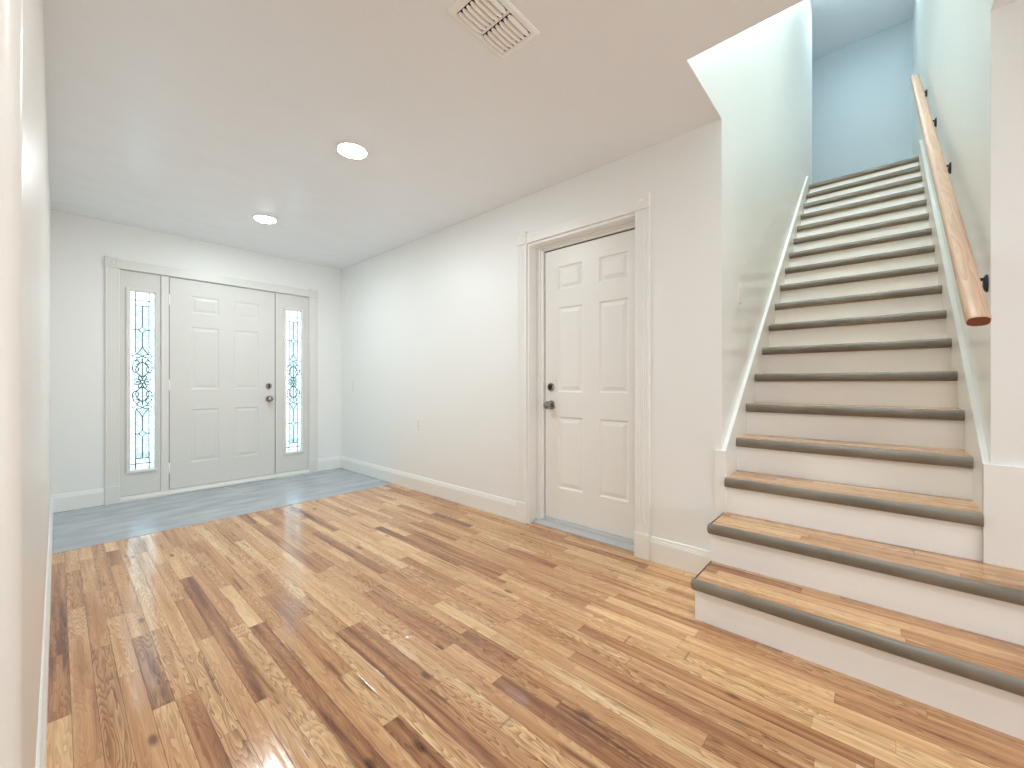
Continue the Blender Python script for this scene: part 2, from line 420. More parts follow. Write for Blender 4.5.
tag(boxes('wall_upstairs_far', M_WALL, None, (XE-0.12, XB, 3.2, 3.32, UF-0.2, UC)), 'far end wall of the upstairs hall', 'wall', kind=ST)
tag(boxes('wall_upstairs_side', M_WALL, None, (XE-0.12, XE, YS1+0.12, 3.2, UF-0.2, UC)), 'side wall of the upstairs hall', 'wall', kind=ST)
tag(boxes('ceiling_upstairs', M_CEIL, None, (XO-0.12, XB+0.12, YS0-0.12, 3.32, UC, UC+0.1)), 'grey shaded ceiling above the top of the stairs', 'ceiling', kind=ST)
tag(boxes('floor_upstairs', M_FLOOR, None, (X0+RUN*(NST-1)+0.02, XB, YS0+0.001, YS1, UF-0.2, UF-0.001), (XE, XB, YS1, 3.2, UF-0.2, UF-0.001)), 'upstairs landing floor beyond the top step', 'floor', kind=ST)
# the room behind the camera
tag(boxes('wall_back', M_WALL, None, (-4.12, XR+0.12, -4.12, -4.0, 0, CZ)), 'back wall of the open room', 'wall', kind=ST)
tag(boxes('wall_side', M_WALL, None, (-4.12, -4.0, -4.0, LY, 0, CZ)), 'side wall of the open room', 'wall', kind=ST)

# ------------------------------------------------------------------ baseboards
BB = [(0, 0), (0.014, 0), (0.014, 0.112), (0.0115, 0.117), (0.0115, 0.122), (0.009, 0.127), (0.007, 0.139), (0.004, 0.143), (0, 0.143)]
def baseboard(name, label, segs):
    bm = bmesh.new()
    for fn, a, b in segs: prism(bm, BB, fn, a, b)
    tag(obj(name, bm, M_TRIM), label, 'baseboard', kind=ST)
baseboard('baseboard_right', 'white baseboard along the long right wall', [(lambda p, q, t: (XR-p, t, q), 2.042, YF), (lambda p, q, t: (XR-p, t, q), 0.648, 1.010)])
baseboard('baseboard_front', 'white baseboard on the front wall', [(lambda p, q, t: (t, YF-p, q), XL, 0.273), (lambda p, q, t: (t, YF-p, q), 2.056, XR-0.014)])
baseboard('baseboard_left', 'white baseboard along the left wall', [(lambda p, q, t: (XL+p, t, q), LY+0.002, YF-0.014), (lambda p, q, t: (t, LY-p, q), -3.9, XL+0.014)])

# ------------------------------------------------------------------ panel door slab
def leaf(bm, w0, w1, z0, z1, th, panels, fn, ds=1.0):
    """fn(w, z, d): d=0 front face, d>0 into the slab. panels = (a0,a1,b0,b1) raised panels"""
    xs = sorted({w0, w1, *[p[0] for p in panels], *[p[1] for p in panels]})
    zs = sorted({z0, z1, *[p[2] for p in panels], *[p[3] for p in panels]})
    def ispan(cx, cz): return any(p[0] < cx < p[1] and p[2] < cz < p[3] for p in panels)
    def quad(a): bm.faces.new([bm.verts.new(fn(*c)) for c in a])
    for i in range(len(xs)-1):
        for j in range(len(zs)-1):
            if not ispan((xs[i]+xs[i+1])/2, (zs[j]+zs[j+1])/2):
                quad([(xs[i], zs[j], 0), (xs[i+1], zs[j], 0), (xs[i+1], zs[j+1], 0), (xs[i], zs[j+1], 0)])
    for p in panels:
        rings = [(0, 0), (0.007, 0.007), (0.015, 0.0085), (0.035, 0.0035), (0.040, 0.0015)]
        rings = [(o, d*ds) for o, d in rings]
        rc = [[(p[0]+o, p[2]+o, d), (p[1]-o, p[2]+o, d), (p[1]-o, p[3]-o, d), (p[0]+o, p[3]-o, d)] for o, d in rings]
        for a, b in zip(rc, rc[1:]):
            for k in range(4): quad([a[k], a[(k+1) % 4], b[(k+1) % 4], b[k]])
        quad(rc[-1])
    B = [(w0, z0), (w1, z0), (w1, z1), (w0, z1)]
    quad([(*b, th) for b in B])
    for k in range(4):
        a, b = B[k], B[(k+1) % 4]; quad([(*a, 0), (*b, 0), (*b, th), (*a, th)])
    bmesh.ops.remove_doubles(bm, verts=bm.verts, dist=1e-5)

def knob(parent, fn, c, name='door_knob', label=None):
    """fn(u, v, h) relative to c: h outwards"""
    g = lambda u, v, h: fn(u, v, h)
    bm = bmesh.new()
    lathe(bm, [(0, 0), (0.033, 0), (0.034, 0.004), (0.030, 0.009), (0.014, 0.011), (0.012, 0.030), (0.018, 0.036), (0.027, 0.046), (0.0285, 0.056), (0.024, 0.066), (0.012, 0.071), (0, 0.0715)], g)
    return obj(name, bm, M_NICKEL, parent, smooth=True)
def deadbolt(parent, fn):
    bm = bmesh.new()
    lathe(bm, [(0, 0), (0.030, 0), (0.031, 0.005), (0.026, 0.012), (0, 0.013)], fn)
    o = obj('deadbolt', bm, M_NICKEL, parent, smooth=True)
    bm = bmesh.new()
    prism(bm, [(-0.005, -0.019), (0.005, -0.019), (0.006, 0), (0.005, 0.019), (-0.005, 0.019), (-0.006, 0)], lambda p, q, t: fn(p, q, t), 0.012, 0.028)
    obj('thumb_turn', bm, M_KEY, o)
    return o

# front door (door_1)
YD = YF + 0.012
f1 = lambda w, z, d: (w, YD+d, z)
d1 = empty('door_1', (1.157, YD, 0)); tag(d1, 'white six-panel front door between two leaded glass sidelights', 'door', kind=ST)
bm = bmesh.new()
PZ = [(1.725, 1.890), (0.985, 1.590), (0.278, 0.790)]
leaf(bm, 0.7070, 1.6070, 0.046, 2.0400, 0.044, [(a, b, c, e) for a, b in ((0.868, 1.095), (1.222, 1.449)) for c, e in PZ], f1, 0.55)
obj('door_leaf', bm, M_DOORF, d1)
for x, z in ((1.548, 0.872),):
    knob(d1, lambda u, v, h: (x+u, YD-h, z+v), None)
deadbolt(d1, lambda u, v, h: (1.545+u, YD-h, 1.012+v))
for z in (1.828, 1.026, 0.247):
    bm = bmesh.new()
    lathe(bm, [(0, -0.052), (0.004, -0.051), (0.0065, -0.047), (0.0065, 0.047), (0.004, 0.051), (0, 0.052)], lambda u, v, h: (0.7005+u, YD-0.006+v, z+h), 12)
    box(bm, 0.688, 0.713, YD-0.0035, YD-0.0005, z-0.046, z+0.046)
    obj('hinge', bm, M_TRIM, d1, smooth=True)
bm = bmesh.new(); box(bm, 1.6095, 1.622, YD-0.004, YD-0.001, 0.84, 0.90, bev=0.001)
obj('strike_plate', bm, M_NICKEL, d1)

# sidelights: window_1 (left) and window_2 (right)
YM = YD
def came_lines(W_, Hh):
    """leaded pattern in a W x H pane, origin bottom-left; returns list of polylines"""
    c = W_/2; L = []
    def T(fr): return Hh*(1-fr)
    a, b = W_*0.22, W_*0.78
    for x in (a, b):
        L.append([(x, Hh), (x, T(0.345))]); L.append([(x, T(0.665)), (x, 0)])
    L.append([(0.004, T(0.048)), (W_-0.004, T(0.048))]); L.append([(a, T(0.078)), (b, T(0.078))])
    L.append([(0.004, T(0.968)), (W_-0.004, T(0.968))]); L.append([(a, T(0.94)), (b, T(0.94))])
    for dz in (0.214, 0.80):
        s = 0.026
        L.append([(c-s, T(dz)), (c, T(dz)+s*1.1), (c+s, T(dz)), (c, T(dz)-s*1.1), (c-s, T(dz))])
        L.append([(0.004, T(dz)), (c-s, T(dz))]); L.append([(c+s, T(dz)), (W_-0.004, T(dz))])
    L.append([(c, T(0.078)), (c, T(0.214)+0.028)]); L.append([(c, T(0.214)-0.028), (c, T(0.305))])
    L.append([(c, T(0.71)), (c, T(0.80)+0.028)]); L.append([(c, T(0.80)-0.028), (c, T(0.94))])
    def mir(poly):
        L.append(poly); L.append([(2*c-x, y) for x, y in poly])
    def arc(cx, cy, rx, ry, a0, a1, n=14):
        return [(cx+rx*math.cos(math.radians(a0+(a1-a0)*i/n)), cy+ry*math.sin(math.radians(a0+(a1-a0)*i/n))) for i in range(n+1)]
    # ogee tip, upper and lower
    for sg, y0, y1 in ((1, T(0.305), T(0.352)), (-1, T(0.71), T(0.662))):
        pts = []
        for i in range(11):
            t = i/10; pts.append((c - 0.042*(t**1.5), y0+(y1-y0)*t))
        mir(pts)
    # almond pairs
    for y in (T(0.362), T(0.652)):
        up = [(c-0.070+0.070*i/12, y+0.017*math.sin(math.pi*i/12)) for i in range(13)]
        dn = [(c-0.070+0.070*i/12, y-0.013*math.sin(math.pi*i/12)) for i in range(13)]
        mir(up); mir(dn)
    # scrolls above and below the flower
    ym = T(0.507)
    for sg in (1, -1):
        P = []
        for i in range(21):
            t = i/20; yy = ym + sg*(0.075+0.135*t)
            P.append((c - (0.030+0.038*math.sin(math.pi*(0.15+0.85*t))), yy))
        mir(P)
        P = []
        for i in range(21):
            t = i/20; yy = ym + sg*(0.045+0.14*t)
            P.append((c - 0.056*math.sin(math.pi*t)*(1-0.35*t), yy))
        mir(P)
        mir(arc(c-0.046, ym+sg*0.112, 0.021, 0.026, 0, 360))
        mir(arc(c-0.044, ym+sg*0.175, 0.022, 0.020, -90, 200))
        L.append([(c, ym+sg*0.045), (c, ym+sg*0.215)])
    # flower
    for k in range(8):
        a0 = math.pi/8+k*math.pi/4; r0, r1 = 0.012, 0.058
        pet = []
        for i in range(13):
            t = i/12; rr_ = r0+(r1-r0)*math.sin(math.pi*t/1.0)**0.8 if 0 < t < 1 else r0
            ang = a0+(t-0.5)*0.75
            pet.append((c+rr_*math.cos(ang)*1.05, ym+rr_*math.sin(ang)))
        L.append(pet)
    L.append(arc(c, ym, 0.013, 0.013, 0, 360))
    return L
def sidelight(name, label, x0, x1, fx0, fx1, gx0, gx1):
    root = empty(name, ((x0+x1)/2, YM, 0)); tag(root, label, 'sidelight window', kind=ST)
    zf0, zf1, zg0, zg1 = 0.238, 1.893, 0.266, 1.868
    bm = bmesh.new()
    th = 0.044
    box(bm, x0, gx0, YM, YM+th, 0.046, 2.0415); box(bm, gx1, x1, YM, YM+th, 0.046, 2.0415)
    box(bm, gx0, gx1, YM, YM+th, 0.046, zg0); box(bm, gx0, gx1, YM, YM+th, zg1, 2.0415)
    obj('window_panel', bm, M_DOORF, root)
    # raised lite frame
    bm = bmesh.new()
    prof = [(0, 0), (0, -0.010), (0.006, -0.015), (0.018, -0.015), (0.026, -0.009), (0.030, 0.004)]
    rings = []
    wd0, wd1 = gx0-fx0, fx1-gx1
    for o, d in prof:
        t = o/0.030
        rings.append([bm.verts.new(c) for c in ((fx0+(wd0+0.002)*t, YM+d, zf0+(zg0-zf0+0.002)*t), (fx1-(wd1+0.002)*t, YM+d, zf0+(zg0-zf0+0.002)*t), (fx1-(wd1+0.002)*t, YM+d, zf1-(zf1-zg1+0.002)*t), (fx0+(wd0+0.002)*t, YM+d, zf1-(zf1-zg1+0.002)*t))])
    for a, b in zip(rings, rings[1:]):
        for k in range(4): bm.faces.new([a[k], a[(k+1) % 4], b[(k+1) % 4], b[k]])
    fr = obj('window_frame', bm, M_TRIMF, root)
    bm = bmesh.new()
    for z in (0.34, 0.72, 1.10, 1.48, 1.80):
        for x in (fx0+0.013, fx1-0.013):
            lathe(bm, [(0, 0), (0.0035, 0), (0.003, 0.001), (0, 0.0012)], lambda u, v, h, x=x, z=z: (x+u, YM-0.015-h, z+v), 10)
    obj('screw_plug', bm, M_ALU, fr)
    # glass: bevelled border strips and textured centre
    gw, gh = gx1-gx0, zg1-zg0
    a, b = gx0+gw*0.22, gx0+gw*0.78
    bm = bmesh.new()
    y0, y1 = YM+0.014, YM+0.018
    box(bm, gx0, a, y0, y1, zg0, zg1); box(bm, b, gx1, y0, y1, zg0, zg1)
    box(bm, a, b, y0, y1, zg0, zg0+gh*0.06); box(bm, a, b, y0, y1, zg1-gh*0.078, zg1)
    gp = obj('clear_glass_border', bm, M_GLASS, root)
    bm = bmesh.new(); box(bm, a, b, y0, y1, zg0+gh*0.06, zg1-gh*0.078)
    obj('textured_glass_pane', bm, M_GLASS_T, root)
    bm = bmesh.new()
    for pl in came_lines(gw, gh):
        ribbon(bm, pl, lambda p, q, d: (gx0+p, YM+0.0105+d, zg0+q), 0.0072, 0.003)
    obj('lead_came', bm, M_LEAD, root)
    return root
sidelight('window_1', 'narrow leaded glass sidelight left of the front door', 0.368, 0.642, 0.407, 0.616, 0.436, 0.600)
sidelight('window_2', 'narrow leaded glass sidelight right of the front door', 1.632, 1.963, 1.691, 1.909, 1.720, 1.885)

# entry door frame (trim_3): jambs, weatherstrip, threshold, casing, blocks
def fluted(bm, fn, w, t, z0, z1, n=5, margin=0.012, dep=0.004):
    """vertical casing: fn(a, d, z); a across 0..w, d outwards from the wall"""
    pts = [(0, 0), (0, t-0.003), (0.003, t)]
    fw_ = (w-2*margin)/n
    for k in range(n):
        s = margin+k*fw_
        for j in range(7):
            a = math.pi*j/6
            pts.append((s+fw_*0.12+(fw_*0.76)*j/6, t-dep*math.sin(a)))
    pts += [(w-0.003, t), (w, t-0.003), (w, 0)]
    prism(bm, pts, lambda p, q, tt: fn(p, q, tt), z0, z1)
def rosette(bm, fn, w, h, t):
    """fn(a, d, z) with a 0..w, z 0..h"""
    vs = []
    o = 0.004
    outer0 = [(0, 0), (w, 0), (w, h), (0, h)]
    r0 = [bm.verts.new(fn(a, 0, z)) for a, z in outer0]
    r1 = [bm.verts.new(fn(a, t-0.004, z)) for a, z in outer0]
    r2 = [bm.verts.new(fn(a+(o if a == 0 else -o), t, z+(o if z == 0 else -o))) for a, z in outer0]
    for A, B_ in ((r0, r1), (r1, r2)):
        for k in range(4): bm.faces.new([A[k], A[(k+1) % 4], B_[(k+1) % 4], B_[k]])
    bm.faces.new(r2); bm.faces.new(r0[::-1])
    lathe(bm, [(0.030, -0.0005), (0.029, 0.003), (0.024, 0.003), (0.021, 0.001), (0.016, 0.001), (0.012, 0.004), (0, 0.005)], lambda u, v, hh: fn(w/2+u, t+hh, h/2+v), 28)

ft = empty('trim_3', (1.165, YF, 0)); tag(ft, 'white fluted casing and frame around the front door and its sidelights', 'door frame', kind=ST)
bm = bmesh.new()
box(bm, 0.644, 0.7015, YF+0.004, YF+0.13, 0.03, 2.0435); box(bm, 1.6130, 1.630, YF+0.004, YF+0.13, 0.03, 2.0435)
box(bm, DX0, 0.3675, YF+0.004, YF+0.13, 0, 2.0435); box(bm, 1.9635, DX1, YF+0.004, YF+0.13, 0, 2.0435)
box(bm, DX0, DX1, YF+0.018, YF+0.13, 2.0435, DZ)
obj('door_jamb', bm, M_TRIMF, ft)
bm = bmesh.new()
box(bm, 0.7020, 0.7068, YF+0.020, YF+0.05, 0.05, 2.043); box(bm, 1.6072, 1.6125, YF+0.020, YF+0.05, 0.05, 2.043); box(bm, 0.702, 1.612, YF+0.020, YF+0.05, 2.041, 2.047)
obj('gap_shade_strip', bm, M_DARK, ft)  # dark strips stand in for the shade in the gaps round the leaf
bm = bmesh.new(); box(bm, 0.646, 0.664, YF-0.004, YF+0.004, 0.42, 2.042, bev=0.002)
obj('weatherstrip', bm, M_TRIMF, ft)
bm = bmesh.new()
prism(bm, [(YF-0.028, -0.002), (YF-0.028, 0.016), (YF-0.020, 0.022), (YF-0.004, 0.030), (YF+0.008, 0.040), (YF+0.025, 0.040), (YF+0.025, 0.050), (YF+0.14, 0.050), (YF+0.14, -0.002)], lambda p, q, t: (t, p, q), 0.367, 1.9645)
obj('threshold', bm, M_TRIMF, ft)
bm = bmesh.new()
prism(bm, [(YF-0.034, 0.002), (YF-0.034, 0.018), (YF-0.028, 0.026), (YF-0.006, 0.034), (YF-0.001, 0.002)], lambda p, q, t: (t, p, q), 0.700, 1.612)
obj('sill_cover', bm, M_TRIMF, ft)
for x0 in (0.275, 1.964):
    bm = bmesh.new(); fluted(bm, lambda a, d, z: (x0+a, YF-d, z), 0.090, 0.017, 0.150, 2.044, dep=0.0008)
    obj('fluted_casing', bm, M_TRIMF, ft)
    bm = bmesh.new(); box(bm, x0-0.002, x0+0.092, YF-0.024, YF, -0.003, 0.151, bev=0.003)
    obj('plinth_block', bm, M_TRIMF, ft)
    bm = bmesh.new(); rosette(bm, lambda a, d, z: (x0-0.003+a, YF-d, 2.044+z), 0.096, 0.092, 0.024)
    obj('rosette_block', bm, M_TRIMF, ft, smooth=True)
bm = bmesh.new(); box(bm, 0.368, 1.961, YF-0.015, YF, 2.046, 2.128, bev=0.003)
obj('head_casing', bm, M_TRIMF, ft)

# ------------------------------------------------------------------ side door (door_2)
XD = XR + 0.108
f2 = lambda w, z, d: (XD+d, w, z)
d2 = empty('door_2', (XD, 1.475, 0)); tag(d2, 'white six-panel side door recessed in the right wall', 'door', kind=ST)
bm = bmesh.new()
leaf(bm, 1.0745, 1.868, 0.048, 2.022, 0.040, [(a, b, c, e) for a, b in ((1.200, 1.412), (1.545, 1.752)) for c, e in ((1.725, 1.896), (0.979, 1.595), (0.278, 0.800))], f2)
obj('door_leaf', bm, M_DOOR, d2)
knob(d2, lambda u, v, h: (XD-h, 1.812+u, 0.882+v), None)
deadbolt(d2, lambda u, v, h: (XD-h, 1.814+u, 1.015+v))
bm = bmesh.new(); box(bm, XD+0.004, XD+0.04, 1.0705, 1.0735, 0.045, 2.03)
rt = empty('trim_4', (XR, 1.525, 0)); tag(rt, 'white fluted casing with plinth and rosette blocks around the side door', 'door frame', kind=ST)
bm.free()
bm = bmesh.new()
# jamb lining the deep reveal, and the stop next to the slab
JT = 0.0
box(bm, XR-0.001, XR+0.16, 1.934, 1.9525, 0, 2.062); box(bm, XR-0.001, XR+0.16, 1.0985, 1.104, 0, 2.062)
box(bm, XR-0.001, XR+0.16, 1.0985, 1.9525, 2.062, 2.0795)
obj('door_jamb', bm, M_TRIM, rt)
bm = bmesh.new()
box(bm, XD-0.020, XD+0.045, 1.874, 1.934, 0.02, 2.062, bev=0.002); box(bm, XD-0.020, XD+0.045, 1.104, 1.874, 2.030, 2.062, bev=0.002)
obj('door_stop', bm, M_TRIM, rt)
bm = bmesh.new()
box(bm, XD-0.030, XD-0.020, 1.895, 1.934, 0.02, 2.062, bev=0.002); box(bm, XD-0.030, XD-0.020, 1.104, 1.895, 2.045, 2.062, bev=0.002)
obj('stop_bead', bm, M_TRIM, rt)
bm = bmesh.new()
box(bm, XD+0.003, XD+0.04, 1.868, 1.874, 0.045, 2.03); box(bm, XD+0.003, XD+0.04, 1.08, 1.868, 2.022, 2.03)
obj('gap_shade_strip', bm, M_DARK, rt)  # shade of the side door's gaps, put in as dark strips
bm = bmesh.new()
prism(bm, [(XD-0.075, 0), (XD-0.075, 0.010), (XD-0.055, 0.018), (XD-0.022, 0.022), (XD-0.018, 0.036), (XD-0.002, 0.044), (XD+0.045, 0.044), (XD+0.045, 0)], lambda p, q, t: (p, t, q), 1.104, 1.934)
obj('threshold', bm, M_ALU, rt)
for y0 in (1.953, 1.008):
    bm = bmesh.new(); fluted(bm, lambda a, d, z: (XR-d, y0+a, z), 0.090, 0.018, 0.150, 2.078, dep=0.0045)
    obj('fluted_casing', bm, M_TRIM, rt)
    bm = bmesh.new(); box(bm, XR-0.025, XR, y0-0.002, y0+0.092, 0, 0.151, bev=0.003)
    obj('plinth_block', bm, M_TRIM, rt)
    bm = bmesh.new(); rosette(bm, lambda a, d, z: (XR-d, y0-0.003+a, 2.078+z), 0.096, 0.092, 0.026)
    obj('rosette_block', bm, M_TRIM, rt, smooth=True)
bm = bmesh.new(); box(bm, XR-0.016, XR, 1.096, 1.952, 2.080, 2.160, bev=0.003)
obj('head_casing', bm, M_TRIM, rt)

# ------------------------------------------------------------------ staircase
stair = empty('staircase', (X0, 0.15, 0))
tag(stair, 'straight staircase with wood treads, taupe rounded nosings and white risers', 'staircase')
SYL, SYR = 0.600, -0.290                      # inner faces of the skirt boards
for k in range(1, NST+1):
    xr = X0+RUN*(k-1); zt = RISE*k; z0 = RISE*(k-1)
    wide = k <= 2
    ya, yb = (-1.60, 0.608) if wide else (SYR, SYL)
    zb = z0-0.02 if k > 1 else 0.0
    boxes('riser', M_RISER, stair, (xr, xr+0.018, ya, yb, zb, zt-0.024))
    # tread: planks behind the nosing strip
    xt1 = X0+RUN*k - (0.001 if k < NST else -0.02)
    tr = boxes('tread', M_FLOOR, stair, (xr-0.010, xt1, ya if wide else ya, (0.602 if wide else yb), zt-0.024, zt))
    if k < 3 or True:
        # bullnose profile in x-z, 5 cm tall
        pts = [(xr-0.0095, zt+0.0005)]
        for j in range(0, 13):
            a = math.pi/2*j/12
            pts.append((xr-0.012-0.018*math.sin(a), zt-0.024+0.0245*math.cos(a)))
        for j in range(1, 9):
            a = math.pi/2*j/8
            pts.append((xr-0.012-0.018*math.cos(a), zt-0.028-0.021*math.sin(a)))
        pts += [(xr-0.0005, zt-0.049), (xr-0.0005, zt-0.025), (xr-0.0095, zt-0.025)]
        bm = bmesh.new()
        e = 0.004 if wide else 0.0
        prism(bm, pts, lambda p, q, t: (p, t, q), ya, yb+e if wide else yb-0.0005)
        if wide:                               # rounded outer end
            cx_ = xr-0.012; cz_ = zt-0.0245
            prism(bm, [(cx_+(a_-cx_)*0.86, cz_+(b_-cz_)*0.86) for a_, b_ in pts], lambda p, q, t: (p, t, q), yb+e, yb+e+0.004)
            prism(bm, [(cx_+(a_-cx_)*0.6, cz_+(b_-cz_)*0.6) for a_, b_ in pts], lambda p, q, t: (p, t, q), yb+e+0.004, yb+e+0.0065)
        obj('nosing', bm, M_NOSE, tr, smooth=True)
    if wide:
        boxes('end_strip', M_NOSEEDGE, tr, (xr-0.012, xt1 if k == 2 else xt1, 0.602, 0.608, zt-0.020, zt+0.0005))
        # closed side of the lower steps, along the room's wall
        boxes('side_panel', M_RISER, stair, (xr+0.018, XR-0.001, 0.596, 0.608, z0, zt-0.024))
# skirt boards following the slope
def skirt(y0, y1, zl, label):
    bm = bmesh.new(); sl = RISE/RUN; xe = 5.70
    lo = XR-0.012
    ztop = lambda x: zl+sl*(x-2.345)
    n = RISE/RUN
    pts = [(lo, 0.02), (lo, ztop(lo)-0.012), (lo, ztop(lo)), (xe, ztop(xe)), (xe, UF-0.02), (5.60, UF-0.6), (2.9, 0.25)]
    prism(bm, [(lo, 0.02), (lo, ztop(lo)), (xe, ztop(xe)), (xe, ztop(xe)-0.42), (lo+0.5, 0.02)], lambda p, q, t: (p, t, q), y0, y1)
    o = obj('skirt_board', bm, M_TRIM, stair)
    return o
skirt(SYL, YS1-0.0005, 0.692, 'left')
skirt(YS0+0.0005, SYR, 0.742, 'right')
# small square trim ends on the room face of the wall beside the stairs
tag(boxes('trim_5', M_TRIM, None, (XR-0.014, XR, 0.597, 0.650, 0, 0.692), bev=0.002), 'short upright trim board where the long wall meets the stairs', 'wall trim', kind=ST)
tag(boxes('trim_6', M_TRIM, None, (XR-0.014, XR, -1.60, SYR, 0.0, 0.741), bev=0.002), 'white panel board on the wall right of the stairs', 'wall trim', kind=ST)

# ------------------------------------------------------------------ handrail
RY = -0.237
ra, rb = Vector((1.985, RY, 1.243)), Vector((5.24, RY, 3.845))
rl = (rb-ra).length; rd = (rb-ra).normalized(); rn = Vector((-rd.z, 0, rd.x))
hr = empty('handrail', ra); tag(hr, 'natural pine handrail on black wall brackets beside the stairs', 'handrail')
bm = bmesh.new()
hw, hh = 0.0285, 0.019
prof = []
for i in range(40):
    a = 2*math.pi*i/40
    c, s = math.cos(a), math.sin(a)
    prof.append((hw*math.copysign(abs(c)**0.72, c), hh*math.copysign(abs(s)**0.72, s)))
st = [(0.0, 0.90), (0.003, 0.965), (0.008, 1.0)] + [(rl*i/24, 1.0) for i in range(1, 24)] + [(rl-0.008, 1.0), (rl-0.003, 0.965), (rl, 0.9)]
prev = None
for t, sc in st:
    ring = [bm.verts.new(ra+rd*t+Vector((0, p*sc, 0))+rn*(q*sc)) for p, q in prof]
    if prev:
        for i in range(40): bm.faces.new([prev[i], ring[i], ring[(i+1) % 40], prev[(i+1) % 40]])
    prev = ring
    if t == 0: first = ring
ends = [bm.faces.new(first), bm.faces.new(prev)]
rail = obj('rail', bm, [M_PINE, M_ENDGRAIN], hr, smooth=True)
for p in rail.data.polygons:
    if len(p.vertices) == 40: p.material_index = 1; p.use_smooth = False
def bracket(x):
    zc = ra.z+(x-ra.x)*rd.z/rd.x                # rail centre height
    zb = zc-0.145
    root = empty('bracket', Vector((x, YS0, zb))-ra); root.parent = hr
    bm = bmesh.new()
    lathe(bm, [(0, 0), (0.0235, 0), (0.0235, 0.005), (0.018, 0.010), (0.010, 0.013), (0, 0.014)], lambda u, v, h: (x+u*0.85, YS0+h, zb+v*1.45), 24)
    obj('base_plate', bm, M_BLACK, root, smooth=True)
    pth = [Vector((x, YS0+0.008, zb+0.016)), Vector((x, YS0+0.030, zb+0.018)), Vector((x, YS0+0.055, zb+0.024)), Vector((x, RY-0.003, zb+0.050)), Vector((x, RY, zc-0.026))]
    bm = bmesh.new(); prev = None
    for i, p in enumerate(pth):
        d = (pth[min(i+1, 4)]-pth[max(i-1, 0)]).normalized(); n1 = Vector((1, 0, 0)); n2 = d.cross(n1)
        ring = [bm.verts.new(p+n1*0.0065*math.cos(a*math.pi/5)+n2*0.0065*math.sin(a*math.pi/5)) for a in range(10)]
        if prev:
            for k in range(10): bm.faces.new([prev[k], ring[k], ring[(k+1) % 10], prev[(k+1) % 10]])
        else: bm.faces.new(ring)
        prev = ring
    bm.faces.new(prev)
    obj('arm', bm, M_BLACK, root, smooth=True)
    bm = bmesh.new()
    c = ra+rd*((x-ra.x)/rd.x)-rn*0.0205
    vs = []
    for sgn, off in ((-1, -0.003), (1, -0.003), (1, 0.0), (-1, 0.0)):
        pass
    q = [c+rd*a+Vector((0, b, 0))+rn*h for h in (-0.003, 0.001) for a, b in ((-0.035, -0.012), (0.035, -0.012), (0.035, 0.012), (-0.035, 0.012))]
    v = [bm.verts.new(i) for i in q]
    for f in ((0, 3, 2, 1), (4, 5, 6, 7), (0, 1, 5, 4), (1, 2, 6, 5), (2, 3, 7, 6), (3, 0, 4, 7)): bm.faces.new([v[i] for i in f])
    obj('saddle', bm, M_BLACK, root)
for x in (2.40, 3.49, 4.31, 5.10): bracket(x)

# ------------------------------------------------------------------ ceiling lights
def ceiling_light(x, y, z, label, mat, group=None):
    root = empty('ceiling_light', (x, y, z)); tag(root, label, 'ceiling light', group)
    bm = bmesh.new()
    lathe(bm, [(0.091, 0), (0.091, -0.003), (0.088, -0.008), (0.083, -0.009), (0.080, -0.007), (0.080, 0)], lambda u, v, h: (x+u, y+v, z+h), 48)
    obj('trim_ring', bm, M_PLATE, root, smooth=True)
    bm = bmesh.new()
    lathe(bm, [(0.0795, -0.005), (0.076, -0.009), (0.060, -0.012), (0.030, -0.014), (0, -0.0145)], lambda u, v, h: (x+u, y+v, z+h), 48)
    obj('diffuser', bm, mat, root, smooth=True)
    return root
l1 = ceiling_light(1.182, 2.350, CZ, 'round lit ceiling light nearer the camera', M_LAMP, 'round ceiling lights')
l2 = dup(l1, (1.182, 3.880, CZ)); l2['label'] = 'round lit ceiling light nearer the front door'
l3 = dup(l1, (0.45, -0.10, CZ)); l3['label'] = 'added unseen fill lamp near the foot of the stairs'  # out of view, added to brighten the lower risers
l4 = ceiling_light(5.9, 0.15, UC, 'round ceiling light high above the top steps', M_LAMP2, 'round ceiling lights')
l5 = ceiling_light(2.3, 0.15, UC, 'added unseen fill lamp high above the lower steps', M_STAIRFILL, 'round ceiling lights')  # added out of view to light the risers and stairwell walls

# ------------------------------------------------------------------ air vent
vx0, vx1, vy0, vy1 = 0.975, 1.287, 1.005, 1.208
vent = empty('air_vent', ((vx0+vx1)/2, (vy0+vy1)/2, CZ)); tag(vent, 'white metal ceiling air vent with two banks of louvres', 'air vent')
bm = bmesh.new()
bx0, bx1, by0, by1 = vx0+0.030, vx1-0.030, vy0+0.026, vy1-0.026
mid = (vx0+vx1)/2
prof = [(0, 0), (0.001, -0.004), (0.008, -0.0075), (0.022, -0.008), (0.026, -0.006)]
rings = []
for o, d in prof:
    k = o/0.026
    rings.append([bm.verts.new((a, b, CZ+d)) for a, b in ((vx0+0.030*k, vy0+o), (vx1-0.030*k, vy0+o), (vx1-0.030*k, vy1-o), (vx0+0.030*k, vy1-o))])
for a, b in zip(rings, rings[1:]):
    for k in range(4): bm.faces.new([a[k], a[(k+1) % 4], b[(k+1) % 4], b[k]])
box(bm, mid-0.006, mid+0.006, by0, by1, CZ-0.004, CZ-0.001)
obj('vent_frame', bm, M_VENT, vent)
boxes('vent_backing', M_DARK, vent, (bx0, bx1, by0, by1, CZ-0.0012, CZ-0.0004))
